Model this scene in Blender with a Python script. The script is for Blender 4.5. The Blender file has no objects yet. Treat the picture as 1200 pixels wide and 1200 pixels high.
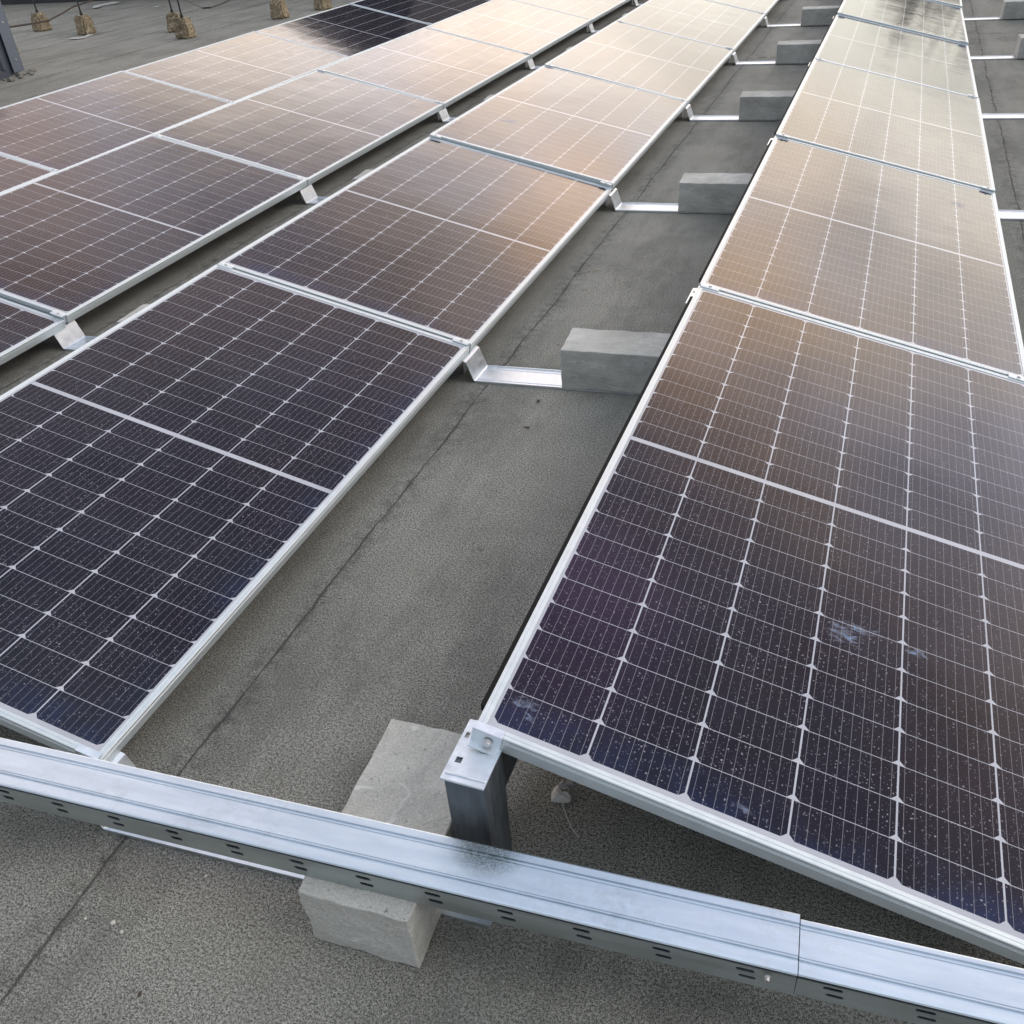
import bpy, bmesh, math, random
from mathutils import Vector, Matrix
random.seed(7)
R = math.radians
S = bpy.context.scene
C = S.collection

# ------------------------------------------------------------------ layout (metres)
W, L, PER = 1.038, 1.9155, 1.9305
TILT = R(13.1774)
HI = .1183 + W*math.sin(TILT)
ROWX = [0, -1.7927, -3.5599, -5.4045, 1.79]
ROWY = [0, -.1088, -.2080, -.2025, .109]
SKEW = .0625                       # cross members run slightly off square

# ------------------------------------------------------------------ helpers
def tag(o, label=None, cat=None, group=None, kind=None):
    if label: o['label'] = label
    if cat: o['category'] = cat
    if group: o['group'] = group
    if kind: o['kind'] = kind
    return o

def empty(name, loc=(0,0,0), rot=(0,0,0)):
    o = bpy.data.objects.new(name, None); C.objects.link(o)
    o.location = loc; o.rotation_euler = rot; o.empty_display_size = .1
    return o

def obj(name, bm, mat, parent=None, smooth=False):
    me = bpy.data.meshes.new(name); bm.to_mesh(me); bm.free()
    if smooth:
        for p in me.polygons: p.use_smooth = True
    o = bpy.data.objects.new(name, me); C.objects.link(o)
    me.materials.append(mat)
    if parent: o.parent = parent
    return o

def kids(o): return [c for c in bpy.data.objects if c.parent == o]

def copy_tree(o, parent=None):
    c = o.copy(); C.objects.link(c); c.parent = parent
    for ch in kids(o): copy_tree(ch, c)
    return c

def box(bm, x0, x1, y0, y1, z0, z1, bev=0, seg=1):
    r = bmesh.ops.create_cube(bm, size=1)
    for v in r['verts']:
        v.co = Vector(((x0+x1)/2+v.co.x*(x1-x0), (y0+y1)/2+v.co.y*(y1-y0), (z0+z1)/2+v.co.z*(z1-z0)))
    if bev:
        es = list({e for v in r['verts'] for e in v.link_edges})
        bmesh.ops.bevel(bm, geom=es, offset=bev, segments=seg, profile=.5, affect='EDGES')

def extrude(bm, prof, a, b, closed=True, cap=True):
    """sweep a profile (list of (p,q)) between two frames; a,b = functions (p,q)->Vector"""
    A = [bm.verts.new(a(*p)) for p in prof]; B = [bm.verts.new(b(*p)) for p in prof]
    n = len(prof)
    for i in range(n if closed else n-1):
        j = (i+1) % n; bm.faces.new((A[i], A[j], B[j], B[i]))
    if closed and cap: bm.faces.new(A[::-1]); bm.faces.new(B)
    bmesh.ops.recalc_face_normals(bm, faces=bm.faces)

def tube(bm, pts, r, n=8):
    pts = [Vector(p) for p in pts]; rings = []
    for i, p in enumerate(pts):
        d = (pts[min(i+1, len(pts)-1)]-pts[max(i-1, 0)]).normalized()
        s = d.cross(Vector((0,0,1)));
        if s.length < 1e-3: s = d.cross(Vector((1,0,0)))
        s.normalize(); t = d.cross(s)
        rr = r[i] if isinstance(r, (list,tuple)) else r
        rings.append([bm.verts.new(p+s*math.cos(2*math.pi*k/n)*rr+t*math.sin(2*math.pi*k/n)*rr) for k in range(n)])
    for a, b in zip(rings, rings[1:]):
        for k in range(n): bm.faces.new((a[k], a[(k+1)%n], b[(k+1)%n], b[k]))
    bm.faces.new(rings[0][::-1]); bm.faces.new(rings[-1])

def plate(name, outline, holes, thick, mat, parent=None, mtx=None):
    """flat sheet (local xy) with holes cut right through it"""
    cu = bpy.data.curves.new(name, 'CURVE'); cu.dimensions = '2D'; cu.fill_mode = 'BOTH'; cu.extrude = thick/2
    for loop in [outline]+holes:
        sp = cu.splines.new('POLY'); sp.points.add(len(loop)-1); sp.use_cyclic_u = True
        for p, c in zip(sp.points, loop): p.co = (c[0], c[1], 0, 1)
    t = bpy.data.objects.new(name, cu); C.objects.link(t)
    dg = bpy.context.evaluated_depsgraph_get()
    me = bpy.data.meshes.new_from_object(t.evaluated_get(dg)); bpy.data.objects.remove(t)
    if mtx: me.transform(mtx)
    me.name = name
    o = bpy.data.objects.new(name, me); C.objects.link(o); me.materials.clear(); me.materials.append(mat)
    if parent: o.parent = parent
    return o

def slot(cx, cy, w, h, n=5):
    r = h/2; out = []
    for s, a0 in ((1, -90), (-1, 90)):
        for k in range(n+1):
            a = R(a0+180*k/n); out.append((cx+s*(w/2-r)+r*math.cos(a), cy+r*math.sin(a)))
    return out

# ------------------------------------------------------------------ node helper
class N:
    def __init__(s, name):
        s.m = bpy.data.materials.new(name); s.m.use_nodes = True; s.t = s.m.node_tree; s.t.nodes.clear()
        s.out = s.t.nodes.new('ShaderNodeOutputMaterial'); s.p = s.t.nodes.new('ShaderNodeBsdfPrincipled')
        s.t.links.new(s.p.outputs[0], s.out.inputs[0])
    def new(s, k, **kw):
        n = s.t.nodes.new('ShaderNode'+k)
        for a, v in kw.items(): setattr(n, a, v)
        return n
    def put(s, sock, v):
        if isinstance(v, bpy.types.NodeSocket): s.t.links.new(v, sock)
        elif v is not None:
            if isinstance(v, (tuple, list)) and len(v) == 3 and sock.type == 'RGBA': v = (*v, 1)
            sock.default_value = v
    def set(s, **kw):
        for k, v in kw.items(): s.put(s.p.inputs[k.replace('_', ' ')], v)
    def M(s, op, a, b=None, c=None, clamp=False):
        n = s.new('Math', operation=op, use_clamp=clamp); s.put(n.inputs[0], a)
        if b is not None: s.put(n.inputs[1], b)
        if c is not None: s.put(n.inputs[2], c)
        return n.outputs[0]
    def ramp(s, v, lo, hi, a=0., b=1.):
        n = s.new('MapRange', clamp=True); s.put(n.inputs[0], v)
        for i, x in enumerate((lo, hi, a, b)): s.put(n.inputs[i+1], x)
        return n.outputs[0]
    def mix(s, f, a, b, mode='MIX'):
        n = s.new('Mix', data_type='RGBA', blend_type=mode); s.put(n.inputs[0], f); s.put(n.inputs[6], a); s.put(n.inputs[7], b)
        return n.outputs[2]
    def coord(s, scale=None, loc=None, per_object=False, kind='Object'):
        n = s.new('TexCoord'); v = n.outputs[kind]
        if per_object:
            oi = s.new('ObjectInfo'); k = s.M('MULTIPLY', oi.outputs['Random'], 37.)
            va = s.new('VectorMath', operation='ADD'); s.put(va.inputs[0], v); cx = s.new('CombineXYZ')
            for i in range(3): s.put(cx.inputs[i], k)
            s.put(va.inputs[1], cx.outputs[0]); v = va.outputs[0]
        if scale:
            mp = s.new('Mapping'); s.put(mp.inputs['Vector'], v); mp.inputs['Scale'].default_value = scale
            if loc: mp.inputs['Location'].default_value = loc
            v = mp.outputs[0]
        return v
    def noise(s, v, sc, det=3, rough=.5, dist=0, col=False):
        n = s.new('TexNoise'); s.put(n.inputs['Vector'], v); n.inputs['Scale'].default_value = sc
        n.inputs['Detail'].default_value = det; n.inputs['Roughness'].default_value = rough; n.inputs['Distortion'].default_value = dist
        return n.outputs[1 if col else 0]
    def vor(s, v, sc, rnd=1., feat='F1'):
        n = s.new('TexVoronoi', feature=feat); s.put(n.inputs['Vector'], v); n.inputs['Scale'].default_value = sc
        n.inputs['Randomness'].default_value = rnd
        return n
    def bump(s, h, strength=.3, dist=.002, normal=None):
        n = s.new('Bump'); n.inputs['Strength'].default_value = strength; n.inputs['Distance'].default_value = dist
        s.put(n.inputs['Height'], h)
        if normal is not None: s.put(n.inputs['Normal'], normal)
        s.put(s.p.inputs['Normal'], n.outputs[0]); return n.outputs[0]
    def sep(s, v):
        n = s.new('SeparateXYZ'); s.put(n.inputs[0], v); return n.outputs

# ------------------------------------------------------------------ materials
SMEARS = [(1, .569, .533, .034, .026), (1, .604, .562, .034, .012), (1, .058, .085, .022, .012), (1, .075, .062, .012, .010), (1, .715, .552, .016, .010), (1, .447, .050, .016, .008), (2, .25, .545, .075, .05)]
def mat_cells():
    n = N('solar_cells'); v = n.coord(); x, y, z = n.sep(v)
    m, p = .0195, .1665
    tu = n.M('DIVIDE', n.M('SUBTRACT', x, m), p)
    ax = n.M('MULTIPLY', n.M('ABSOLUTE', n.M('SUBTRACT', n.M('FRACT', tu), .5)), p)        # distance from cell axis
    w = n.M('MINIMUM', y, n.M('SUBTRACT', L, y))
    rp = .0770
    tv = n.M('DIVIDE', n.M('SUBTRACT', w, .0264), rp)
    fv = n.M('MULTIPLY', n.M('FRACT', tv), rp)
    hw = .0816
    inx = n.ramp(ax, hw-.0003, hw+.0003, 1, 0)
    iny = n.M('MULTIPLY', n.ramp(fv, .0004, .0009), n.ramp(fv, rp-.0009, rp-.0004, 1, 0))
    inu = n.M('MULTIPLY', n.M('GREATER_THAN', tu, 0.), n.M('LESS_THAN', tu, 6.))
    inv = n.M('MULTIPLY', n.M('GREATER_THAN', tv, 0.), n.M('LESS_THAN', tv, 12.))
    ch = n.ramp(n.M('ADD', n.M('SUBTRACT', hw, ax), n.M('SUBTRACT', fv, .0012)), .0085, .0092)
    cell = n.M('MULTIPLY', n.M('MULTIPLY', n.M('MULTIPLY', inx, iny), n.M('MULTIPLY', inu, inv)), ch)
    # bus bars and fine fingers
    bx = n.M('MULTIPLY', n.M('ABSOLUTE', n.M('SUBTRACT', n.M('FRACT', n.M('DIVIDE', ax, .0181)), .0)), 1.)
    bb = n.M('ABSOLUTE', n.M('SUBTRACT', n.M('FRACT', n.M('ADD', n.M('DIVIDE', ax, .0181), .5)), .5))
    bus = n.ramp(bb, .016, .030, 1, 0)
    tint = n.noise(n.coord(per_object=True), 3., 2, .5)
    # each cell has a slightly different blue
    wn = n.new('TexWhiteNoise'); cx = n.new('CombineXYZ')
    n.put(cx.inputs[0], n.M('FLOOR', tu)); n.put(cx.inputs[1], n.M('FLOOR', n.M('DIVIDE', y, rp))); n.put(wn.inputs[0], cx.outputs[0])
    base = n.mix(n.M('MULTIPLY', wn.outputs[0], .8), (.0035, .003, .009), (.006, .0048, .0135))
    base = n.mix(n.ramp(tint, .45, .75), base, (.009, .005, .012))
    # patchy blue tint along the near and low frame edges
    hz = n.M('MAXIMUM', n.ramp(y, .016, .11, 1, 0), n.ramp(x, W-.10, W-.02, 0, .3))
    hz = n.M('MULTIPLY', hz, n.ramp(n.noise(n.coord(per_object=True), 5.5, 4, .6), .36, .72))
    base = n.mix(hz, base, (.012, .028, .095))
    base = n.mix(n.M('MULTIPLY', bus, .34), base, (.52, .52, .56))
    white = n.mix(n.ramp(n.noise(v, 9., 3), .3, .7), (.46, .48, .52), (.38, .40, .44))
    col = n.mix(cell, white, base)
    # dried rain spots
    pv = n.coord(per_object=True)
    sm = None
    for sc, r0, r1, st in ((145., .06, .31, .46), (78., .0, .18, .48), (240., .0, .33, .30)):
        wv = n.new('VectorMath', operation='ADD'); n.put(wv.inputs[0], pv)
        nz = n.new('VectorMath', operation='SCALE'); n.put(nz.inputs[0], n.noise(pv, sc*2.2, 1, .5, col=True)); nz.inputs['Scale'].default_value = .4/sc
        n.put(wv.inputs[1], nz.outputs[0])
        vo = n.vor(wv.outputs[0], sc); cr = n.sep(vo.outputs['Color'])
        rad = n.ramp(cr[0], .15, 1., r0, r1)
        d = n.M('SUBTRACT', rad, vo.outputs['Distance'])
        dot = n.M('MULTIPLY', n.ramp(d, .0, .06), n.M('MULTIPLY', n.M('ADD', n.M('MULTIPLY', cr[1], .75), .25), st))
        sm = dot if sm is None else n.M('MAXIMUM', sm, dot)
    sm = n.M('MULTIPLY', sm, n.ramp(n.noise(pv, 4.5, 3), .25, .65, .45, 1.1))
    # a few pale bluish smears left by bird dirt
    vo = n.vor(n.coord((1., 1., 0.), per_object=True), .95); nz = n.noise(pv, 26., 4, .7, 1.0)
    sme = n.M('MULTIPLY', n.ramp(n.M('ADD', vo.outputs['Distance'], n.M('MULTIPLY', nz, .10)), .060, .095, 1, 0), n.ramp(nz, .40, .60))
    # smears seen on two particular panels (marked by their pass index)
    oi = n.new('ObjectInfo')
    for idx, u0, v0, ru, rv in SMEARS:
        e = n.M('SQRT', n.M('ADD', n.M('POWER', n.M('DIVIDE', n.M('SUBTRACT', x, u0), ru), 2.), n.M('POWER', n.M('DIVIDE', n.M('SUBTRACT', y, v0), rv), 2.)))
        f = n.noise(n.coord((1., 1.8, 1.), per_object=True), 38., 5, .75, 1.5)
        k = n.M('MULTIPLY', n.ramp(n.M('ADD', e, n.M('MULTIPLY', n.M('SUBTRACT', f, .5), 4.2)), .25, 1.05, 1, 0), n.M('COMPARE', oi.outputs['Object Index'], float(idx), .1))
        sme = n.M('MAXIMUM', sme, n.M('MULTIPLY', k, n.ramp(f, .36, .52, .9, .2)))
    dirt = n.M('MAXIMUM', n.M('MULTIPLY', sme, .55), sm)
    film = n.ramp(n.noise(n.coord((3., 1., 1.), per_object=True), 2.2, 5, .65), .45, .85, .0, .012)
    dirt = n.M('MAXIMUM', dirt, film)
    dcol = n.mix(sme, (.46, .45, .52), (.20, .38, .66))
    col = n.mix(dirt, col, dcol)
    rough = n.M('ADD', n.ramp(n.noise(pv, 14., 3), .3, .7, .07, .12), n.M('MULTIPLY', dirt, .9))
    n.set(Base_Color=col, Roughness=rough, IOR=1.38)
    b = n.M('MULTIPLY', n.noise(n.coord(per_object=True), 2.2, 2), 1.)
    n.bump(b, .12, .02)
    return n.m

def mat_metal(name, c, rough=.4, var=.1, sc=60., metallic=1., streak=None, dark=None):
    n = N(name); v = n.coord(per_object=True)
    if streak: vs = n.coord(streak, per_object=True)
    else: vs = v
    a = n.noise(vs, sc, 4, .6); vo = n.vor(v, sc*1.2)
    col = n.mix(n.ramp(a, .3, .7), tuple(x*(1-var) for x in c), tuple(min(1, x*(1+var*.5)) for x in c))
    if dark:
        k = n.M('MULTIPLY', n.ramp(n.noise(v, 11., 5, .65), .54, .70), .55); col = n.mix(k, col, dark)
    n.set(Base_Color=col, Metallic=metallic, Roughness=n.M('ADD', n.ramp(a, .3, .7, rough-.06, rough+.08), n.M('MULTIPLY', n.sep(vo.outputs['Color'])[0], .06)))
    n.bump(n.noise(vs, sc*2, 3), .08, .0008)
    return n.m

def mat_rail():
    n = N('galvanised_rail'); v = n.coord(); vs = n.coord((.35, 3., 3.))
    vo = n.vor(n.coord((1., 1.6, 1.)), 85.); sp = n.sep(vo.outputs['Color'])[0]
    a = n.noise(vs, 16., 5, .65); b = n.noise(v, 6., 5, .7)
    col = n.mix(n.ramp(a, .3, .7), (.56, .635, .70), (.66, .74, .81))
    col = n.mix(n.M('MULTIPLY', sp, .22), col, (.50, .56, .62))
    dull = n.M('MULTIPLY', n.ramp(b, .52, .66), n.ramp(n.noise(v, 55., 4, .75), .42, .60))
    col = n.mix(n.M('MULTIPLY', dull, .30), col, (.34, .37, .38))
    scr = n.vor(n.coord((6., 60., 20.)), 3.); s1 = n.M('MULTIPLY', n.M('LESS_THAN', scr.outputs['Distance'], .055), n.ramp(b, .45, .6))
    col = n.mix(n.M('MULTIPLY', s1, .5), col, (.82, .86, .90))
    # dark reflection of the upright, painted into the top colour
    x, y, z = n.sep(v)
    e = n.M('SQRT', n.M('ADD', n.M('POWER', n.M('DIVIDE', n.M('SUBTRACT', x, .060), .055), 2.), n.M('POWER', n.M('DIVIDE', n.M('SUBTRACT', y, .085), .045), 2.)))
    pt = n.M('MULTIPLY', n.ramp(n.M('ADD', e, n.M('MULTIPLY', b, .5)), .80, 1.45, 1, 0), n.ramp(n.noise(v, 230., 2, .7), .38, .58, .40, 1.))
    col = n.mix(n.M('MULTIPLY', pt, .75), col, (.13, .16, .16))
    n.set(Base_Color=col, Metallic=.95, Roughness=n.M('ADD', n.ramp(a, .3, .7, .34, .46), n.M('MULTIPLY', sp, .08)))
    n.bump(n.M('ADD', n.noise(vs, 9., 3), n.M('MULTIPLY', sp, .06)), .16, .003)
    return n.m

def mat_roof():
    n = N('bitumen_roof_felt'); v = n.coord(); x, y, z = n.sep(v)
    g1 = n.noise(v, 430., 3, .8); g2 = n.noise(v, 190., 3, .6)
    big = n.noise(v, 1.3, 5, .6); mid = n.noise(v, 9., 5, .65)
    gr = n.M('ADD', n.M('MULTIPLY', g1, .70), n.M('MULTIPLY', g2, .30))
    col = n.mix(n.ramp(gr, .445, .56), (.036, .036, .031), (.52, .515, .46))
    col = n.mix(n.ramp(mid, .35, .72, 0, .20), col, (.12, .12, .10))
    col = n.mix(n.ramp(big, .40, .70, 0, .40), col, (.125, .13, .112))
    damp = n.M('MULTIPLY', n.ramp(n.noise(n.coord((2.4, .7, 1.)), 1.6, 6, .68), .47, .60), n.ramp(n.noise(v, 14., 5, .7), .30, .55, .25, 1.))
    col = n.mix(n.M('MULTIPLY', damp, .34), col, (.060, .062, .055))
    worn = n.M('MULTIPLY', n.ramp(n.noise(v, 2.1, 6, .72), .55, .66), n.ramp(g2, .42, .58))
    col = n.mix(n.M('MULTIPLY', worn, .30), col, (.40, .40, .37))
    vo = n.vor(v, 90.); sp = n.M('MULTIPLY', n.M('LESS_THAN', vo.outputs['Distance'], .16), n.M('GREATER_THAN', n.sep(vo.outputs['Color'])[0], .90))
    col = n.mix(n.M('MULTIPLY', sp, .45), col, (.62, .61, .54))
    # lap joints of the felt sheets, one every 0.92 m, bitumen bled out along them
    wob = n.M('ADD', n.M('MULTIPLY', n.M('SUBTRACT', n.noise(n.coord((.15, 1., 1.)), 2.2, 3, .5), .5), .045), n.M('MULTIPLY', n.M('SUBTRACT', n.noise(v, 26., 4, .7), .5), .010))
    xs = n.M('ADD', x, wob)
    lap = n.M('MULTIPLY', n.M('ABSOLUTE', n.M('SUBTRACT', n.M('FRACT', n.M('DIVIDE', n.M('ADD', xs, .70+.46), .92)), .5)), .92)
    wd = n.ramp(n.noise(v, 6., 3, .7), .3, .75, .0006, .0060)
    line = n.ramp(n.M('SUBTRACT', lap, wd), -.0015, .0015, 1, 0)
    halo = n.M('MULTIPLY', n.ramp(lap, .0, .075, 1, 0), n.ramp(n.noise(v, 24., 4, .75), .44, .62, 0, .75))
    yo = n.M('ADD', y, n.M('MULTIPLY', n.M('SUBTRACT', n.noise(v, 3.5, 3), .5), .12))
    cell = n.M('FLOOR', n.M('DIVIDE', n.M('ADD', xs, .70), .92))
    ye = n.M('ABSOLUTE', n.M('SUBTRACT', n.M('FRACT', n.M('DIVIDE', n.M('ADD', n.M('ADD', yo, n.M('MULTIPLY', cell, -.5)), 2.1), 20.)), .5))
    end = n.M('MULTIPLY', n.ramp(n.M('MULTIPLY', ye, 20.), .003, .010, 1, 0), n.ramp(n.noise(v, 5., 3), .35, .55))
    halo = n.M('MAXIMUM', halo, n.M('MULTIPLY', n.ramp(n.M('MULTIPLY', ye, 20.), .0, .06, .5, 0), n.ramp(mid, .45, .6)))
    vis = n.M('MAXIMUM', n.M('LESS_THAN', x, -.05), n.M('GREATER_THAN', x, .6))
    dk = n.M('MULTIPLY', n.M('MAXIMUM', n.M('MAXIMUM', line, end), halo), vis)
    st = n.M('MULTIPLY', n.ramp(n.noise(v, 4.2, 5, .75), .60, .66), n.ramp(n.noise(v, 30., 4, .7), .48, .60, 0, .55))
    dk = n.M('MAXIMUM', dk, st)
    # fine hairline cracks
    vc = n.vor(n.coord((.9, .45, 1.)), 1.0, feat='DISTANCE_TO_EDGE')
    col = n.mix(n.M('MULTIPLY', dk, .74), col, (.034, .034, .031))
    n.set(Base_Color=col, Roughness=.92, IOR=1.35)
    step = n.ramp(n.M('SUBTRACT', n.M('FRACT', n.M('DIVIDE', n.M('ADD', xs, .70), .92)), .0), 0., .012, .4, 1)
    hgt = n.M('ADD', n.M('MULTIPLY', gr, 1.0), n.M('MULTIPLY', n.M('SUBTRACT', 1., dk), .6))
    n.bump(n.M('ADD', n.M('ADD', hgt, step), n.M('MULTIPLY', mid, 1.6)), .85, .004)
    return n.m

def mat_concrete(name, c0, c1, pits=1., veins=.5, stain=None):
    n = N(name); v = n.coord(per_object=True)
    a = n.noise(v, 12., 6, .7); b = n.noise(v, 300., 3, .7); c = n.noise(v, 90., 3, .6)
    col = n.mix(n.ramp(a, .3, .7), c0, c1)
    col = n.mix(n.ramp(b, .35, .65, .35*pits, 0), col, tuple(x*.35 for x in c0))
    pt = n.M('MULTIPLY', n.ramp(c, .24, .36, 1, 0), pits); col = n.mix(n.M('MULTIPLY', pt, .7), col, tuple(x*.3 for x in c0))
    if stain: col = n.mix(n.ramp(n.noise(v, 5., 4, .6), .42, .68, 0, .75), col, stain)
    x, y, z = n.sep(v)
    vein = n.M('ABSOLUTE', n.M('SUBTRACT', n.noise(n.coord((1., 1., 2.6), per_object=True), 3.2, 4, .55), .5))
    vn = n.M('MULTIPLY', n.ramp(vein, .004, .013, veins, 0), n.ramp(n.noise(v, 7., 2), .40, .52))
    bl = n.M('MULTIPLY', n.ramp(n.noise(n.coord((1., 1., 3.2), per_object=True), 9., 5, .7), .60, .74), veins*.6)
    col = n.mix(n.M('MAXIMUM', vn, bl), col, (.60, .60, .56))
    n.set(Base_Color=col, Roughness=.9, IOR=1.4)
    if name.startswith('exposed'):
        vo = n.vor(v, 34.); k = n.sep(vo.outputs['Color'])[0]
        col = n.mix(n.ramp(vo.outputs['Distance'], .35, .6, .85, 0), col, n.mix(k, (.14, .105, .065), (.48, .41, .29))); n.set(Base_Color=col)
    n.bump(n.M('ADD', n.M('ADD', n.M('MULTIPLY', b, .5), c), n.M('MULTIPLY', a, 1.2)), .5*max(pits, .3), .003)
    return n.m

def mat_plain(name, c, rough=.6, var=.15, sc=30., metallic=0.):
    n = N(name); v = n.coord(per_object=True); a = n.noise(v, sc, 4, .65)
    n.set(Base_Color=n.mix(a, tuple(x*(1-var) for x in c), tuple(min(1, x*(1+var)) for x in c)), Roughness=rough, Metallic=metallic)
    n.bump(a, .1, .001); return n.m

M = dict(
    cells=mat_cells(),
    alu=mat_metal('anodised_aluminium', (.64, .70, .715), .42, .06, 40., metallic=.6, streak=(1., 1., 8.)),
    back=mat_plain('white_backsheet', (.70, .71, .72), .5),
    galv=mat_metal('galvanised_steel', (.74, .79, .83), .40, .12, 45.),
    rail=mat_rail(),
    web=mat_metal('dull_galvanised_web', (.52, .57, .58), .42, .12, 14., streak=(.25, 3., 3.)),  # same steel as the rail, dark roof reflection put into the colour
    dgalv=mat_metal('weathered_galvanised_sheet', (.15, .17, .19), .5, .35, 18., metallic=.75, streak=(3., 3., .5)),  # the upright's dark ground reflection is put into this colour
    bolt=mat_metal('stainless_bolt', (.66, .66, .66), .3, .1, 80.),
    black=mat_plain('black_rubber', (.004, .004, .004), .95),  # for the strip that stands in for shade below the frames
    roof=mat_roof(),
    conc=mat_concrete('pale_porous_concrete', (.44, .44, .40), (.56, .56, .52), 1.3, .7),
    conc2=mat_concrete('smooth_grey_concrete', (.46, .465, .435), (.58, .585, .55), .95, .38, (.30, .30, .275)),
    agg=mat_concrete('exposed_aggregate_concrete', (.20, .155, .095), (.36, .29, .19), 1.2, .3, (.12, .10, .07)),
    clad=mat_plain('blue_grey_coated_sheet', (.060, .070, .095), .42, .10, 6.),
    dclad=mat_plain('dark_charcoal_render', (.030, .031, .033), .7, .25, 3.),
    cable=mat_plain('brown_cable_sheath', (.045, .030, .024), .6),
    iron=mat_plain('dark_iron', (.02, .02, .022), .5),
    paper=mat_plain('torn_white_plastic', (.52, .52, .50), .6, .25, 60.),
    straw=mat_plain('dry_straw', (.42, .38, .28), .8),
    stone=mat_plain('pale_pebble', (.55, .53, .46), .8, .2, 90.),
    leaf=mat_plain('dark_leaf_bits', (.05, .035, .02), .9, .3, 90.),
)

# ------------------------------------------------------------------ roof
def flat(name, x0, x1, y0, y1, z, mat):
    bm = bmesh.new(); vs = [bm.verts.new(c) for c in ((x0,y0,z),(x1,y0,z),(x1,y1,z),(x0,y1,z))]; bm.faces.new(vs)
    return obj(name, bm, mat)
tag(flat('roof_surface', -30, 16, -12, 30, 0, M['roof']), kind='structure')
tag(flat('ground', -700, 700, -700, 700, -14, mat_plain('far_ground', (.07, .08, .05), .9, .3, .05)), kind='structure')

# ------------------------------------------------------------------ solar panel
def make_panel():
    root = empty('solar_panel')
    # frame: one mitred extrusion swept round the module
    pr = [(0,-.035),(0,-.0130),(.0009,-.0125),(.0009,-.0113),(0,-.0108),(0,-.0092),(.0009,-.0087),(.0009,-.0076),(0,-.0071),(0,-.0012),(.0012,0),
          (.0062,0),(.0068,-.0008),(.0078,-.0008),(.0083,0),(.0150,0),(.0156,-.0006),(.0156,-.0040),(.0018,-.0040),(.0018,-.0332),(.028,-.0332),(.028,-.035)]
    bm = bmesh.new(); cs = [(0,0,1,1),(W,0,-1,1),(W,L,-1,-1),(0,L,1,-1)]; rings = []
    for x, y, sx, sy in cs: rings.append([bm.verts.new((x+sx*d, y+sy*d, z)) for d, z in pr])
    for i in range(4):
        a, b = rings[i], rings[(i+1)%4]
        for k in range(len(pr)): bm.faces.new((a[k], b[k], b[(k+1)%len(pr)], a[(k+1)%len(pr)]))
    bmesh.ops.recalc_face_normals(bm, faces=bm.faces)
    obj('frame', bm, M['alu'], root)
    bm = bmesh.new(); e = .0145
    vs = [bm.verts.new(c) for c in ((e,e,-.0022),(W-e,e,-.0022),(W-e,L-e,-.0022),(e,L-e,-.0022))]; bm.faces.new(vs)
    obj('cell_glass', bm, M['cells'], root)
    bm = bmesh.new(); box(bm, .0025, W-.0025, .0025, L-.0025, -.0078, -.0046); obj('backsheet', bm, M['back'], root)
    return root

proto = make_panel()
rown = {0: 'rightmost visible row', 1: 'second row from right', 2: 'third row from right', 3: 'leftmost row', 4: 'row beyond right edge'}
ordn = ['nearest', 'second', 'third', 'fourth', 'fifth', 'sixth', 'seventh']
look = {(0,0): 'dark solar panel with rain spots, large in the right foreground, its bolted corner clamp showing',
        (0,1): 'solar panel reflecting pinkish cloud, directly behind the big right foreground panel',
        (0,2): 'cream reflecting solar panel, third back in the right row',
        (0,3): 'pale cream solar panel, fourth back in the right row',
        (0,4): 'far solar panel with a dark reflection across its end, right row',
        (1,0): 'dark spotted solar panel large at the left foreground, behind the long steel rail',
        (1,1): 'solar panel with orange cloud glow in its far corner, second back in the middle row',
        (1,2): 'solar panel with a pale bird smear, third back in the middle row',
        (3,3): 'solar panel turning from pale to dark reflection, outermost left row beside the concrete feet'}
random.seed(3)
first = True
for row in range(5):
    for k in range(0, 7):
        if first: o = proto; first = False
        else: o = copy_tree(proto)
        j = lambda s: 0 if (row, k) == (0, 0) else random.uniform(-s, s)
        o.rotation_euler = (R(j(.35)), TILT+R(j(.30)), 0)
        o.location = (ROWX[row], ROWY[row]+k*PER, HI+j(.0015))
        for gch in kids(o):
            if gch.name.startswith('cell_glass'): gch.pass_index = {(0,0): 1, (1,2): 2}.get((row, k), 0)
        lab = look.get((row, k)) or f'silver framed solar panel, {ordn[k]} from the camera in the {rown[row]}'
        tag(o, lab, 'solar panel', 'solar panels in tilted rows on the flat roof')

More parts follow.
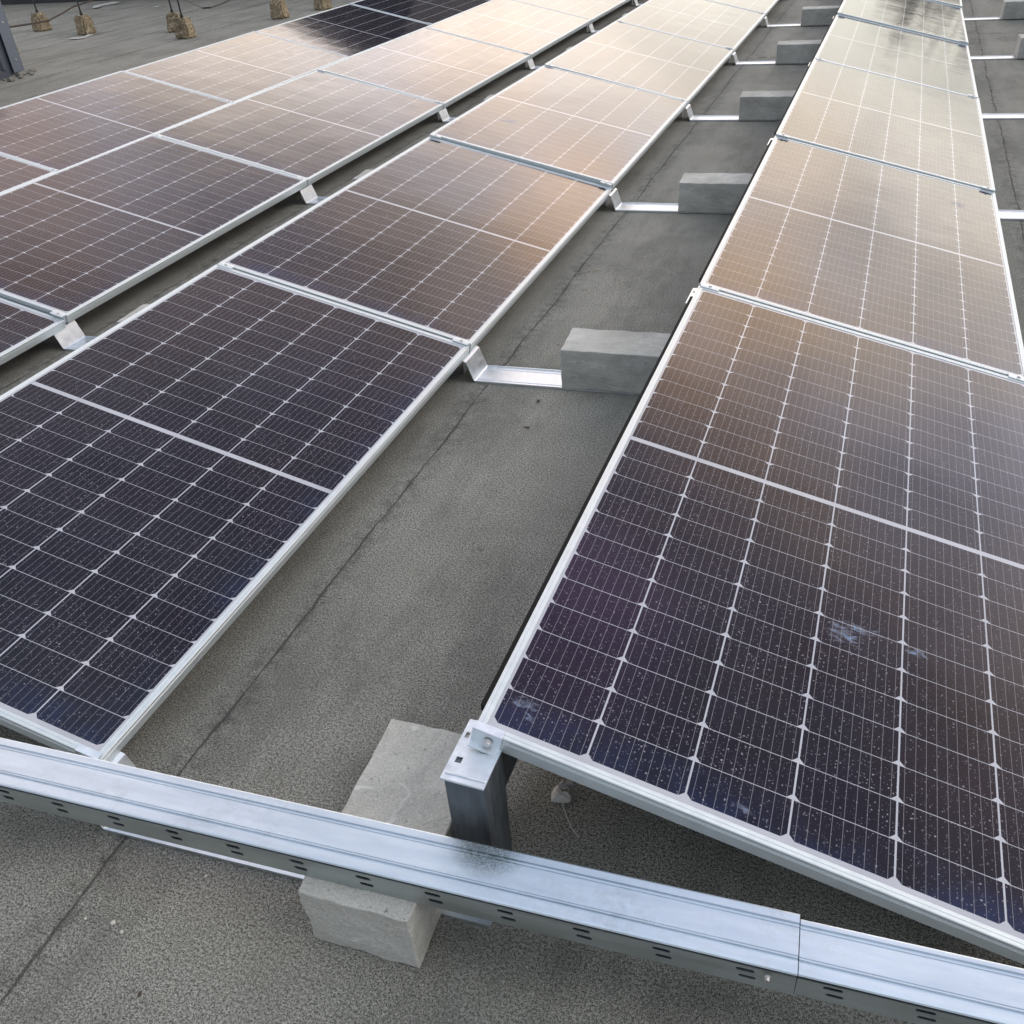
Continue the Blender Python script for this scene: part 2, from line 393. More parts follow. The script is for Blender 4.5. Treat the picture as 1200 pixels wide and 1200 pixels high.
# ------------------------------------------------------------------ mounting brackets (foot, base strip, upright), one per panel joint and row gap
BW = .128
def make_bracket():
    root = empty('mounting_bracket'); t = .0025; h = BW/2
    def sk(x): return SKEW*x
    def strip_part(name, prof, mat, y0=-h, y1=h, par=None, lips=True):
        bm = bmesh.new()
        extrude(bm, prof, lambda a, b: Vector((a, sk(a)+y0, b)), lambda a, b: Vector((a, sk(a)+y1, b)))
        return obj(name, bm, mat, par or root)
    # foot folded up under the low edge of the panel on the left
    def thick(pts):
        out = []; n = len(pts)
        for i, p in enumerate(pts):
            a = Vector(pts[max(i-1,0)]); b = Vector(pts[min(i+1,n-1)]); d = (b-a).normalized(); out.append((p[0]-d.y*t, p[1]+d.x*t))
        return list(pts)+out[::-1]
    foot = [(-.822,.072),(-.817,.0790),(-.788,.0805),(-.781,.077),(-.757,.008),(-.752,.0035)]
    f = strip_part('foot', thick(foot), M['galv'])
    bm = bmesh.new(); box(bm, -.822, -.8195, sk(-.82)+.0, sk(-.82)+.06, .001, .073); obj('rear_leg', bm, M['galv'], root)
    bm = bmesh.new()
    # base strip: shallow channel with two raised lips
    pf = [(-h,.001),(h,.001),(h,.0085),(h-.003,.0085),(h-.0045,.0045),(h-.018,.0045),(h-.020,.0060),(h-.023,.0060),(h-.025,.0045),
          (-h+.025,.0045),(-h+.023,.0060),(-h+.020,.0060),(-h+.018,.0045),(-h+.0045,.0045),(-h+.003,.0085),(-h,.0085)]
    extrude(bm, pf, lambda a, b: Vector((-.753, sk(-.753)+a, b)), lambda a, b: Vector((.048, sk(.048)+a, b)))
    obj('base_strip', bm, M['galv'], root)
    # upright: folded box section carrying the high edge of the panel on the right
    up = empty('tmp')
    bm = bmesh.new(); zt = HI-.0375; y0 = .055
    prof = [(-.026,.006),(.042,.006),(.044,zt-.004),(-.026,zt-.004)]
    extrude(bm, prof, lambda a, b: Vector((a, y0-.060, b)), lambda a, b: Vector((a, y0+.018, b)))
    u = obj('upright', bm, M['dgalv'], root)
    bpy.data.objects.remove(up)
    # top flange with a square hole and a pressed rib
    out = [(-.030,-.066),(.046,-.066),(.046,.062),(-.030,.062)]
    sq = [[(-.020,-.030),(-.009,-.030),(-.009,-.018),(-.020,-.018)], [(-.024,.022),(-.017,.022),(-.017,.034),(-.024,.034)]]
    fl = plate('top_flange', out, sq, .003, M['galv'], u, Matrix.Translation((0, y0, zt-.0015)))
    bm = bmesh.new(); box(bm, -.026, .044, y0-.055, y0-.051, zt, zt+.0018, .0007); box(bm, -.030, .046, y0-.0665, y0-.064, zt-.004, zt+.0005, .0006)
    obj('pressed_rib', bm, M['galv'], u)
    return root, u

bproto, _ = make_bracket()
bx0 = {0: -.018, 1: -.12, 2: -.22, 4: .09}
first = True
gapn = {0: 'beside the rightmost row', 1: 'between the second and third rows from the right', 2: 'beside the leftmost row', 4: 'right of the rightmost row', 3:'under the outer left row'}
def bline(row, k):
    y = ROWY[row] - .055 - .018 + k*1.938
    return y
for row in (0, 1, 2, 4):
    for k in range(0, 7):
        if first: o = bproto; first = False
        else: o = copy_tree(bproto)
        y = bline(row, k)
        o.location = (ROWX[row], y, 0)
        lab = {(0,0): 'bracket with dark upright and holed top flange at the near corner of the right panel',
               (0,1): 'galvanised bracket with foot and base strip running to the big block in mid picture',
               (1,1): 'galvanised foot of a bracket at the left edge, under the joint of two panels'}.get((row, k)) or \
              f'galvanised steel bracket {gapn[row]}, {ordn[k]} from the camera'
        tag(o, lab, 'bracket', 'galvanised brackets carrying the panels')

# ------------------------------------------------------------------ clamps
def make_midclamp():
    root = empty('middle_clamp'); bm = bmesh.new()
    # T shaped bar bridging two frames; local x along the joint
    prof = [(-.0145,.0004),(-.0145,.0026),(-.0045,.0034),(.0045,.0034),(.0145,.0026),(.0145,.0004),(.006,.0002),(.006,-.030),(-.006,-.030),(-.006,.0002)]
    extrude(bm, prof, lambda a, b: Vector((-.03, a, b)), lambda a, b: Vector((.03, a, b))); obj('clamp_bar', bm, M['alu'], root)
    bm = bmesh.new(); bmesh.ops.create_cone(bm, cap_ends=True, segments=6, radius1=.0055, radius2=.0052, depth=.005, matrix=Matrix.Translation((0,0,.0055))); obj('bolt_head', bm, M['bolt'], root)
    return root
cp = make_midclamp(); first = True
for row in range(4):
    for k in range(1, 7):
        for side, u in (('high', .036), ('low', W-.036)):
            if first: o = cp; first = False
            else: o = copy_tree(cp)
            o.location = (ROWX[row]+u*math.cos(TILT), ROWY[row]+k*PER-.0075, HI-u*math.sin(TILT)+.0004)
            o.rotation_euler = (0, TILT, 0)
            tag(o, f'silver clamp, {side} end of {ordn[k-1].replace("nearest","first")} joint, {rown[row]}', 'clamp', 'clamps bridging the panel joints')

# end clamp with bolt on the near corner of the right panel and on the left foreground panel
def end_clamp(row, u, label, flip=1):
    root = empty('end_clamp', (ROWX[row]+u*math.cos(TILT), ROWY[row], HI-u*math.sin(TILT)), (0, TILT, 0))
    bm = bmesh.new()
    prof = [(.012,.0006),(.012,.0038),(-.0042,.0038),(-.0042,-.0270),(-.018,-.0275),(-.018,-.0300),(-.0012,-.0300),(-.0012,.0006)]
    extrude(bm, prof, lambda a, b: Vector((-.026, a, b)), lambda a, b: Vector((.026, a, b))); obj('clamp_plate', bm, M['galv'], root)
    bm = bmesh.new()
    m = Matrix.Translation((.004, -.0065, -.0165)) @ Matrix.Rotation(R(90), 4, 'X')
    bmesh.ops.create_cone(bm, cap_ends=True, segments=20, radius1=.0085, radius2=.0085, depth=.0016, matrix=m)
    bmesh.ops.create_cone(bm, cap_ends=True, segments=6, radius1=.0062, radius2=.0058, depth=.006, matrix=Matrix.Translation((0,-.003,0)) @ m)
    obj('bolt_head', bm, M['bolt'], root)
    return tag(root, label, 'clamp', 'end clamps at the front of the rows')
end_clamp(0, .024, 'silver L shaped end clamp with a bolt on the near corner of the right panel')
end_clamp(1, W-.03, 'end clamp at the near low corner of the left foreground panel, half behind the rail')

# ------------------------------------------------------------------ wind deflector sheets; an added black strip stands in for shade under the high edges
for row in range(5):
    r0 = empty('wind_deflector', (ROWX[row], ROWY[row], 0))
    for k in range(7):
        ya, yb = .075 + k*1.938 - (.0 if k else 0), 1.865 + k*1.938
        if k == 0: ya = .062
        bm = bmesh.new(); box(bm, -.0075, -.0055, ya, yb, .075, .322); obj('sheet', bm, M['dgalv'], r0)
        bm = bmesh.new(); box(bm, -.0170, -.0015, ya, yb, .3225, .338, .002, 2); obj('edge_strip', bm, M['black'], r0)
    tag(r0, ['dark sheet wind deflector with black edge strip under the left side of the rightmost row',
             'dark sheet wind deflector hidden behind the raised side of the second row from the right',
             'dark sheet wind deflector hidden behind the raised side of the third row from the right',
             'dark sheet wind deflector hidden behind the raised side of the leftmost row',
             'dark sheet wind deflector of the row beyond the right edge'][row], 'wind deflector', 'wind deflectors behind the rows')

# ------------------------------------------------------------------ concrete ballast blocks
def block_mesh(lx, ly, lz, seed, mat, chip=.0026):
    rnd = random.Random(seed); bm = bmesh.new()
    box(bm, -lx/2, lx/2, -ly/2, ly/2, 0, lz, .003, 2)
    bmesh.ops.subdivide_edges(bm, edges=[e for e in bm.edges if e.calc_length() > .1], cuts=14, use_grid_fill=True)
    from mathutils import noise
    off = Vector((seed*3.1, seed*1.7, 0))
    for v in bm.verts:
        d = noise.noise_vector(v.co*22+off)*chip + noise.noise_vector(v.co*70+off)*chip*.5
        v.co += d
        if v.co.z < .002: v.co.z = max(v.co.z, 0)
    return obj('concrete_block', bm, mat, smooth=False)
b = block_mesh(.200, .385, .1435, 1, M['conc']); b.location = (-.147, -.050, .0005); b.rotation_euler = (0,0,R(2.5))
tag(b, 'pale porous concrete block lying lengthwise under the long steel rail in the foreground', 'concrete block', 'concrete ballast blocks')
names = ['', 'grey concrete block with white streaks on the strip beside the right foreground panel', 'stained grey concrete block beside the second panel of the right row',
         'third concrete block up the gap left of the right row', 'fourth concrete block up the gap left of the right row', 'small looking fifth concrete block up the gap near the top edge', 'farthest concrete block of the gap left of the right row']
for k in range(1, 7):
    b = block_mesh(.39, .18, .1435, 10+k, M['conc2']); b.location = (-.4389+.195+.002, 1.7702+(k-1)*PER+.09+.0122, .0092)
    b.rotation_euler = (0,0,R(3.2+random.uniform(-.6,.6)))
    tag(b, names[k], 'concrete block', 'concrete ballast blocks')
for k in range(1, 7):
    b = block_mesh(.39, .18, .1435, 20+k, M['conc2'] if k != 3 else M['conc'])
    b.location = (1.36+.195, 1.7702+(k-1)*PER+.09+.12, .0092); b.rotation_euler = (0,0,R(3.2))
    tag(b, f'concrete block at the right picture edge on the {ordn[k]} strip right of the rightmost row', 'concrete block', 'concrete ballast blocks')
for k in range(0, 7):
    b = block_mesh(.39, .18, .1435, 40+k, M['conc2']); b.location = (ROWX[1]-.24, bline(1,k), .0092); b.rotation_euler = (0,0,R(3.5))
    tag(b, f'concrete block in the narrow gap between second and third rows, {ordn[k]} from the camera', 'concrete block', 'concrete ballast blocks')

# ------------------------------------------------------------------ long slotted rail lying across the foreground
def make_rail(x0, x1, inset, label, slots):
    ang = math.atan(.0665)
    root = empty('steel_rail', (0, -.202, .144), (0, 0, ang))
    wd = .093; z = .0605-inset*.4; a = inset; 
    yb, yf = wd-a, a*.3
    # top skin with two pressed grooves and rounded shoulders, back web folded down
    top = [(yf+.0110, z-.0130),(yf+.0075, z-.0105),(yf-.0012, z-.0030),(yf+.0002, z-.0006),(yf+.003, z),
           (.0185, z),(.0195, z-.0032),(.0225, z-.0032),(.0238, z),(.0252, z),(.0260, z-.0016),(.0268, z-.0016),(.0276, z),
           (.0690, z),(.0698, z-.0016),(.0706, z-.0016),(.0714, z),(.0728, z),(.0740, z-.0032),(.0770, z-.0032),(.0782, z),
           (yb-.003, z),(yb-.0008, z-.0008),(yb, z-.003)]
    inn = [(p+ (0.0015 if i < 5 else (-.0015 if i > len(top)-4 else 0)), q-.0015 if 2 < i else q) for i, (p, q) in enumerate(top)]
    bm = bmesh.new(); extrude(bm, top+inn[::-1], lambda p, q: Vector((x0, p, q)), lambda p, q: Vector((x1, p, q)))
    obj('top_plate', bm, M['rail'], root)
    bm = bmesh.new(); box(bm, x0, x1, yb-.0016, yb-.0001, .0005, z-.0035); obj('back_web', bm, M['rail'], root)
    # slotted front web
    holes = []
    for s in slots:
        holes += [slot(s, .0365, .027, .0085), slot(s+.004, .0195, .025, .0080)]
    mt = Matrix.Translation((0, yf+.0016, 0)) @ Matrix.Rotation(R(90), 4, 'X')
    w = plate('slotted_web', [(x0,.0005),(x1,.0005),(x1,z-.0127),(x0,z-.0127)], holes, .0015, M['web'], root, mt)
    bm = bmesh.new(); box(bm, x0, x1, yf+.0032, yb-.002, .0002, .0016); obj('bottom_lip', bm, M['rail'], root)  # unseen plate added to shut light out, so the slots read dark
    return tag(root, label, 'steel rail', 'slotted steel rails across the foreground')
sl = [-.853+.1207*i for i in range(-6, 12)]
make_rail(-1.75, .545, 0, 'long pale galvanised rail with slotted side lying across the foreground from the left edge', [s for s in sl if -1.7 < s < .53])
make_rail(.5465, 2.6, .006, 'narrower end piece of slotted rail joined on at the lower right corner', [s for s in [-.853+.1207*i for i in range(11, 30)] if s > .57 and s < 2.55])
root = empty('rail_screw', (0,0,0)); bm = bmesh.new()
mm = Matrix.Translation((.505, -.1735, .186)) @ Matrix.Rotation(R(90), 4, 'X')
bmesh.ops.create_cone(bm, cap_ends=True, segments=16, radius1=.0062, radius2=.0062, depth=.0018, matrix=mm)
bmesh.ops.create_cone(bm, cap_ends=True, segments=6, radius1=.0042, radius2=.0038, depth=.006, matrix=Matrix.Translation((0,-.003,0)) @ mm)
bpy.data.objects.remove(root); tag(obj('rail_screw', bm, M['bolt']), 'tiny shiny screw in the side of the steel rail near its joint', 'screw')

# ------------------------------------------------------------------ lightning rod feet, rods and cable at the upper left
def foot(x, y, seed, s=1., rod=1.4, rotz=0):
    rnd = random.Random(seed); bm = bmesh.new()
    r = bmesh.ops.create_cube(bm, size=1)
    for v in r['verts']:
        t = v.co.z+.5; k = .108*s*(1-.26*t)
        v.co = Vector((math.copysign(k, v.co.x), math.copysign(k, v.co.y), t*.235*s))
    bmesh.ops.bevel(bm, geom=list(bm.edges), offset=.02, segments=2, affect='EDGES')
    bmesh.ops.subdivide_edges(bm, edges=[e for e in bm.edges if e.calc_length() > .06], cuts=5, use_grid_fill=True)
    from mathutils import noise
    for v in bm.verts:
        v.co += noise.noise_vector(v.co*14+Vector((seed,0,0)))*.012 + noise.noise_vector(v.co*45+Vector((seed,0,0)))*.006
        v.co.z = max(v.co.z, 0)
    o = empty('rod_holder', (x, y, 0), (0,0,rotz))
    obj('concrete_foot', bm, M['agg'], o)
    if rod:
        bm = bmesh.new(); tube(bm, [(0,0,.20*s),(.0,0,rod*.5),(0,0,rod)], .011, 8); obj('rod', bm, M['iron'], o)
        bm = bmesh.new(); tube(bm, [(0,0,.22*s),(0,0,.27*s)], .02, 10); obj('rod_socket', bm, M['iron'], o)
    return o
for i, (x, y, s, rod, lab) in enumerate([
    (-11.35, 10.75, 1., 1.5, 'rough concrete foot with an iron rod, nearest the dark clad box'),
    (-10.12, 10.30, 1., 1.5, 'rough concrete foot with rod and white scrap at its base, second from the left'),
    (-8.60, 10.32, .95, 1.5, 'concrete foot half hidden behind another in the pair of feet'),
    (-8.00, 9.74, .98, 1.5, 'front concrete foot with rod of the overlapping pair'),
    (-7.55, 11.25, 1., 1.5, 'concrete foot with rod right of the overlapping pair of feet'),
    (-7.33, 12.05, 1., 1.5, 'concrete foot at the top edge above the dark reflecting panel'),
    (-7.05, 12.85, .9, 1.5, 'farthest concrete foot peeping over the panels at the top edge'),
    (-9.75, 8.55, .8, 0, 'low concrete foot half hidden behind the dark clad box')]):
    tag(foot(x, y, i+1, s, rod, random.uniform(-.4,.4)), lab, 'rod foot', 'concrete feet of the lightning rods')
def sag(a, b, d, n=14):
    a, b = Vector(a), Vector(b); return [a.lerp(b, i/n)+Vector((0,0,-4*d*(i/n)*(1-i/n))) for i in range(n+1)]
bm = bmesh.new(); tube(bm, [(-9.05,7.85,.41),(-9.02,8.05,.4),(-8.94,8.22,.4),(-8.89,8.46,.4),(-9.24,9.05,.4),(-9.67,9.72,.4),(-9.84,10.14,.4),(-9.98,10.50,.4),(-10.2,11.1,.42)], .010, 8)
tag(obj('cable', bm, M['cable']), 'brown cable strung from the dark clad box past the rod feet', 'cable')
bm = bmesh.new(); tube(bm, [(-8.7,10.6,.4),(-8.15,10.06,.4),(-7.56,9.48,.4),(-7.14,9.08,.4),(-7.055,9.094,.4),(-7.11,9.38,.4),(-7.28,9.85,.4),(-7.5,10.4,.4)], .009, 8)
tag(obj('cable', bm, M['iron']), 'black cable loop hanging down behind the pair of concrete feet', 'cable')

# ------------------------------------------------------------------ blue grey clad box at the upper left
bx = empty('clad_box', (-8.48, 7.48, 0))
bm = bmesh.new(); box(bm, -1.6, -.035, -3.2, -.03, .0, 2.6); obj('wall', bm, M['clad'], bx)
bm = bmesh.new()
for i in range(18):
    y = -.20 - i*.165
    extrude(bm, [(-.035,y),(-.010,y-.015),(-.010,y-.060),(-.035,y-.075)], lambda a, b: Vector((a,b,.09)), lambda a, b: Vector((a,b,2.55)))
obj('sheet_ribs', bm, M['clad'], bx)
bm = bmesh.new(); box(bm, -.004, .002, -.145, .002, .04, 2.6, .001); box(bm, -.20, .002, -.002, .004, .04, 2.6, .001); obj('corner_trim', bm, mat_plain('grey_blue_trim', (.115,.135,.17), .38, .08, 5.), bx)
for z in (.16, .52, .9, 1.4):
    bm = bmesh.new(); bmesh.ops.create_cone(bm, cap_ends=True, segments=10, radius1=.012, radius2=.008, depth=.01, matrix=Matrix.Translation((.006,-.07,z)) @ Matrix.Rotation(R(90),4,'Y')); obj('rivet', bm, M['bolt'], bx)
bm = bmesh.new(); box(bm, -1.75, .10, -3.3, .12, 2.6, 2.72, .01); obj('roof', bm, M['clad'], bx)
tag(bx, 'blue grey sheet clad box with a riveted corner trim at the upper left edge', 'rooftop box')
from mathutils import noise as mnoise
bm = bmesh.new()
for i in range(26):
    a = random.random(); r = random.uniform(.012, .045); m = Matrix.Translation((-8.52+random.gauss(.02,.09), 7.42+random.gauss(0,.16), r*.4)) @ Matrix.Rotation(a*6, 4, 'Z') @ Matrix.Diagonal((1.3, .9, .6, 1))
    bmesh.ops.create_icosphere(bm, subdivisions=1, radius=r, matrix=m)
for v in bm.verts: v.co += mnoise.noise_vector(v.co*30)*.008
tag(obj('rubble', bm, mat_plain('grey_mortar', (.20,.19,.16), .95, .4, 40.)), 'crumbled mortar and grit at the foot of the clad box', 'rubble', kind='stuff')

# ------------------------------------------------------------------ dark penthouse just above the picture's top edge (mirrored in the far left panels)
ph = empty('rooftop_penthouse', (-11.5, 14.33, 0))
bm = bmesh.new(); box(bm, -5.6, 4.9, 0, 5, 0, 2.75); obj('wall', bm, M['dclad'], ph)
bm = bmesh.new(); box(bm, -5.7, 5.0, -.1, 5.1, 2.75, 2.85, .02); obj('roof_edge', bm, M['dclad'], ph)
for x in (-4.2, -1.4, 1.4, 4.0):
    bm = bmesh.new(); box(bm, x-.5, x+.5, -.02, .0, 1.0, 2.1, .004); f = obj('window', bm, M['iron'], ph)
    bm = bmesh.new(); box(bm, x-.44, x+.44, -.028, -.02, 1.06, 2.04); obj('pane', bm, mat_plain('dark_window_pane', (.01,.012,.015), .08), f)
tag(ph, 'dark rooftop penthouse whose wall base shows as a dark strip at the top left', 'building')

# distant trees beyond the roof edge (mirrored in the farthest right panels)
leafm = mat_plain('dark_foliage', (.035, .045, .022), .85, .4, 4.)
barkm = mat_plain('bark', (.06, .05, .04), .9)
def tree(x, y, h, seed):
    rnd = random.Random(seed); o = empty('distant_tree', (x, y, -14))
    bm = bmesh.new(); tube(bm, [(0,0,0),(.1,0,h*.4),(0,.1,h*.8)], [.5,.35,.12], 8)
    for k in range(6):
        a = rnd.random()*6.28; z = h*rnd.uniform(.35,.7); r = h*.2; tube(bm, [(0,0,z),(math.cos(a)*r,math.sin(a)*r,z+h*.14)], [.16,.05], 6)
    obj('trunk', bm, barkm, o)
    bm = bmesh.new()
    cl = [(Vector((rnd.gauss(0,.16)*h, rnd.gauss(0,.16)*h, h*rnd.uniform(.45,.95))), h*rnd.uniform(.06,.13)) for _ in range(26)]
    for c, r in cl:
        for _ in range(90):
            d = Vector((rnd.gauss(0,1),rnd.gauss(0,1),rnd.gauss(0,1))).normalized()*r*rnd.uniform(.5,1.05); p = c+d
            q = Vector((rnd.gauss(0,1),rnd.gauss(0,1),rnd.gauss(0,1))).normalized(); s = q.orthogonal().normalized(); t = q.cross(s); e = rnd.uniform(.25,.55)
            bm.faces.new([bm.verts.new(p+s*e), bm.verts.new(p+t*e*.6), bm.verts.new(p-s*e), bm.verts.new(p-t*e*.6)])
    obj('crown', bm, leafm, o)
    return o
for i, (x, y, h) in enumerate([(3.5, 62, 20.2), (9.5, 60, 20.8), (15, 63, 20.), (20.5, 61, 19.4)]):
    tag(tree(x, y, h, i+5), f'distant leafy tree beyond the roof, number {i+1} from the left', 'tree', 'trees beyond the roof')

# ------------------------------------------------------------------ bits lying on the roof
def shard(name, pts, z, mat, label, cat, h=.003, group=None):
    bm = bmesh.new(); vs = [bm.verts.new((x, y, z+random.uniform(0,h))) for x, y in pts]; f = bm.faces.new(vs)
    r = bmesh.ops.extrude_face_region(bm, geom=[f]); 
    for v in r['geom']:
        if isinstance(v, bmesh.types.BMVert): v.co.z += .0012
    bmesh.ops.recalc_face_normals(bm, faces=bm.faces); bmesh.ops.triangulate(bm, faces=bm.faces)
    return tag(obj(name, bm, mat), label, cat, group)
# torn plastic cap with a thread, under the right panel
cap = empty('torn_cap', (.084, .160, 0))
def flap(outl, z0, amp, seed):
    bm = bmesh.new(); c = Vector((sum(p[0] for p in outl)/len(outl), sum(p[1] for p in outl)/len(outl), 0)); rings = []
    for t in (1., .72, .40):
        rings.append([bm.verts.new(c+(Vector((p[0], p[1], 0))-c)*t+Vector((0, 0, z0+(1-t)*.008+amp*mnoise.noise(Vector((p[0]*60+seed, p[1]*60, t*3)))))) for p in outl])
    m = len(outl)
    for u, v in zip(rings, rings[1:]):
        for i in range(m): bm.faces.new((u[i], u[(i+1)%m], v[(i+1)%m], v[i]))
    bm.faces.new(rings[-1])
    g = bmesh.ops.extrude_face_region(bm, geom=list(bm.faces))
    for v in g['geom']:
        if isinstance(v, bmesh.types.BMVert): v.co.z += .0012
    bmesh.ops.recalc_face_normals(bm, faces=bm.faces); return bm
obj('cap_body', flap([(-.016,-.017),(.001,-.014),(.019,-.009),(.020,0),(.014,.010),(.006,.014),(-.002,.010),(-.007,.014),(-.009,.020),(-.016,.024),(-.021,.016),(-.022,.0)], .003, .006, 1), M['paper'], cap)
obj('folded_flap', flap([(-.012,.016),(-.002,.012),(.010,.020),(.018,.030),(.012,.040),(.0,.044),(-.010,.034)], .010, .008, 5), mat_plain('grey_plastic', (.30,.30,.29), .6), cap)
bm = bmesh.new(); tube(bm, [(.004,-.012,.004),(.013,-.026,.003),(.022,-.038,.003),(.032,-.052,.003),(.042,-.064,.003),(.059,-.076,.003)], .0010, 6); obj('thread', bm, M['paper'], cap)
tag(cap, 'torn white plastic cap with a loose thread in the shade under the right foreground panel', 'litter')
for i, (x, y, r, lab) in enumerate([(-.603, -.336, .0046, 'larger pale pebble on the felt at the lower left'), (-.577, -.345, .0034, 'smaller pale pebble beside the larger one at the lower left'),
                               (-.660, -.345, .0026, 'tiny pale pebble left of the pebble pair at the lower left'), (-.497,-.205,.0032,'tiny white grit speck just below the base strip')]):
    bm = bmesh.new(); bmesh.ops.create_icosphere(bm, subdivisions=2, radius=r)
    for v in bm.verts: v.co = Vector((v.co.x*1.1, v.co.y, v.co.z*.7))+mnoise.noise_vector(v.co*150+Vector((i,0,0)))*r*.3
    o = obj('pebble', bm, M['stone'], smooth=True); o.location = (x, y, r*.6); tag(o, lab, 'pebble', 'pebbles on the felt')
random.seed(12)
for i, (x, y, l, a, lab) in enumerate([(-.67, 2.845, .13, .0, 'long dry straw beside the felt joint below the second block'), (-.61, 2.64, .07, -.9, 'bent dry straw lying near the long straw'),
                                  (-.62, 2.86, .05, 1.2, 'short dry straw crossing between the two others')]):
    bm = bmesh.new(); d = Vector((math.cos(a), math.sin(a), 0)); p = Vector((-d.y, d.x, 0))
    tube(bm, [Vector((x,y,.004))+d*l*t+p*.018*math.sin(t*4+i) + Vector((0,0,.004*math.sin(3*t))) for t in [j/8-.5 for j in range(9)]], .0012, 5)
    tag(obj('dry_straw', bm, M['straw']), lab, 'straw', 'dry straws on the felt')
shard('fabric_scrap', [(-10.05,9.86),(-9.88,9.83),(-9.81,9.86),(-9.87,10.02),(-9.98,10.29),(-10.03,10.22),(-9.93,10.03),(-9.93,9.93),(-10.04,9.93)], .004, M['paper'], 'thin white scrap lying in front of the second concrete foot', 'litter', .01)
shard('fabric_scrap', [(-12.5,13.1),(-12.8,13.5),(-12.75,13.95),(-12.6,13.96),(-12.5,13.7),(-12.65,13.5),(-12.42,13.2)], .004, M['paper'], 'torn white scrap near the top edge behind the feet', 'litter', .02)
shard('fabric_scrap', [(-11.2,13.1),(-11.12,13.16),(-11.08,13.06),(-11.18,13.02)], .004, M['paper'], 'small white scrap behind the overlapping pair of feet', 'litter', .006)
# dark twigs / leaves
for i, (x, y, r, lab) in enumerate([(-.483, 1.67, .011, 'dark leaf scrap on the felt in front of the streaked block'), (-.464, 1.494, .010, 'small dark leaf scrap below the other one in mid gap'), (-.471,-.424,.005,'tiny dark crumb on the felt at the bottom')]):
    pts = [(x+math.cos(a)*r*random.uniform(.5,1.2)*(1.3 if i==1 else .5), y+math.sin(a)*r*random.uniform(.6,1.2)*(.35 if i==1 else 1)) for a in [k*.785 for k in range(8)]]
    shard('dead_leaf', pts, .002, M['leaf'], lab, 'dead leaf', .004, 'dead leaves on the felt')

# ------------------------------------------------------------------ sky, sun, camera
w = bpy.data.worlds.new('World'); S.world = w; w.use_nodes = True; nt = w.node_tree; nt.nodes.clear()
class WN(N):
    def __init__(s, nt): s.t = nt
n = WN(nt)
out = n.new('OutputWorld'); bg = n.new('Background'); nt.links.new(bg.outputs[0], out.inputs[0])
SUN_EL, SUN_AZ = R(46), R(85)        # azimuth clockwise from +y
sky = n.new('TexSky', sky_type='NISHITA'); sky.sun_disc = False; sky.sun_elevation = SUN_EL; sky.sun_rotation = SUN_AZ
sky.air_density = 1.2; sky.dust_density = 2.5
tc = n.new('TexCoord'); dr = tc.outputs['Generated']; dx, dy, dz = n.sep(dr)
def ell(v): return n.ramp
mp = n.new('Mapping'); n.put(mp.inputs['Vector'], dr); mp.inputs['Scale'].default_value = (1.6, 1.6, 4.2); mp.inputs['Location'].default_value = (.3, .0, .1)
cn = n.noise(mp.outputs[0], 2.2, 5, .55, .4); cn2 = n.noise(mp.outputs[0], 5.5, 3, .5, .2)
mp2 = n.new('Mapping'); n.put(mp2.inputs['Vector'], dr); mp2.inputs['Location'].default_value = (5.3, 2.0, 3.1); mp2.inputs['Scale'].default_value = (1.4, 1.4, 3.2)
hn = n.noise(mp2.outputs[0], 2.6, 3, .5)
cr = n.new('ValToRGB'); n.put(cr.inputs[0], dz)
els = [(0., (17, 16.6, 14.6)), (.14, (19, 18.4, 16.2)), (.26, (32, 29., 25.2)), (.38, (34, 30.6, 27.8)), (.49, (20, 17.9, 17.4)), (.60, (10., 9.2, 9.6)), (.72, (6.0, 6.3, 7.4)), (1., (9.8, 11.8, 14.6))]
while len(cr.color_ramp.elements) < len(els): cr.color_ramp.elements.new(.5)
for e, (p, c) in zip(cr.color_ramp.elements, els): e.position = p; e.color = (*[x/40 for x in c], 1)
sc = n.new('VectorMath', operation='SCALE'); n.put(sc.inputs[0], cr.outputs[0]); sc.inputs['Scale'].default_value = 40.
# behind the viewer the overcast is cooler and evener
back = n.ramp(dy, .15, -.45); base = n.mix(back, sc.outputs[0], (7.2, 7.8, 8.6))
warm = n.mix(n.ramp(hn, .46, .66), (.90, .90, 1.03), (1.14, .98, .80))
band = n.M('MULTIPLY', n.ramp(dz, .20, .34), n.ramp(dz, .80, .62))
base = n.mix(n.M('MULTIPLY', band, .7), base, n.mix(1., base, warm, 'MULTIPLY'))
wob = n.new('VectorMath', operation='SCALE'); n.put(wob.inputs[0], n.noise(dr, 5., 3, .6, col=True)); wob.inputs['Scale'].default_value = .16
wd = n.new('VectorMath', operation='ADD'); n.put(wd.inputs[0], dr); n.put(wd.inputs[1], wob.outputs[0])
ws = n.new('VectorMath', operation='SUBTRACT'); n.put(ws.inputs[0], wd.outputs[0]); ws.inputs[1].default_value = (.08, .08, .08)
wd = n.new('VectorMath', operation='NORMALIZE'); n.put(wd.inputs[0], ws.outputs[0])
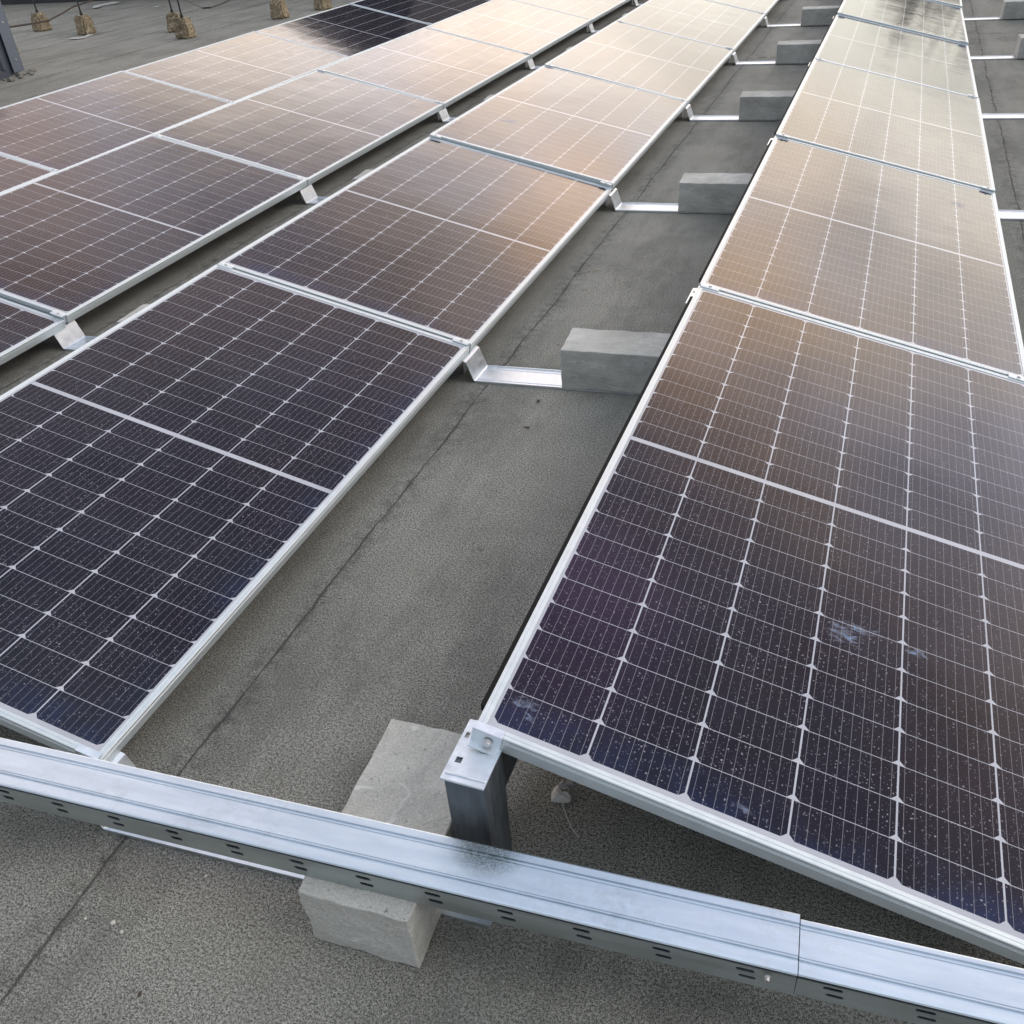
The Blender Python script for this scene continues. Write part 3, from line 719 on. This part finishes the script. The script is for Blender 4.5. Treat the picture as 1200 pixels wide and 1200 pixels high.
for az, el, rad, c in [(5, 27, 7, (1.12, 1.0, .86)), (-9, 24, 4.5, (1.24, 1.03, .80)), (6, 46, 7, (1.9, 1.4, 1.85)), (-30, 22, 7, (1.06, 1.04, .95)), (-43, 33, 5, (1.15, 1.0, .86)), (22, 21, 7, (.82, .88, 1.0)), (-22, 33, 7, (.80, .78, .80)), (-17, 19, 4, (1.12, 1.02, .88)), (2, 17, 5, (1.08, 1.0, .90))]:
    q = n.new('VectorMath', operation='DOT_PRODUCT'); n.put(q.inputs[0], wd.outputs[0])
    a_, e_ = R(az), R(el); q.inputs[1].default_value = (math.sin(a_)*math.cos(e_), math.cos(a_)*math.cos(e_), math.sin(e_))
    k = n.ramp(q.outputs['Value'], math.cos(R(rad*1.25)), math.cos(R(rad*.45)), 0, 1)
    base = n.mix(k, base, n.mix(1., base, c, 'MULTIPLY'))
amp = n.ramp(cn, .32, .68, .72, 1.22)
vm = n.new('VectorMath', operation='SCALE'); n.put(vm.inputs[0], base); n.put(vm.inputs['Scale'], n.M('MULTIPLY', amp, n.ramp(cn2, .3, .7, .92, 1.08)))
cl = n.mix(n.ramp(cn, .30, .50, .82, .97), sky.outputs[0], vm.outputs[0])
n.put(bg.inputs[0], cl); bg.inputs[1].default_value = .1

sl_ = bpy.data.lights.new('sun', 'SUN'); sl_.energy = .7; sl_.angle = R(22); sl_.color = (1, .95, .87)
so = bpy.data.objects.new('sun', sl_); C.objects.link(so)
d = Vector((math.sin(SUN_AZ)*math.cos(SUN_EL), math.cos(SUN_AZ)*math.cos(SUN_EL), math.sin(SUN_EL)))
so.rotation_euler = d.to_track_quat('Z', 'Y').to_euler(); so.location = (0, 0, 20)

cam = bpy.data.cameras.new('camera'); co = bpy.data.objects.new('camera', cam); C.objects.link(co)
co.location = (.4804, -.8885, 1.4952); co.rotation_euler = (R(54.4484), R(4.0468), R(20.3125))
cam.sensor_width = 36; cam.lens = 36*1060.22/1200; cam.clip_start = .02; cam.clip_end = 2500
S.camera = co
S.render.resolution_x = S.render.resolution_y = 1024
S.view_settings.view_transform = 'Standard'; S.view_settings.look = 'None'; S.view_settings.exposure = 0; S.view_settings.gamma = 1
S.render.engine = 'CYCLES'
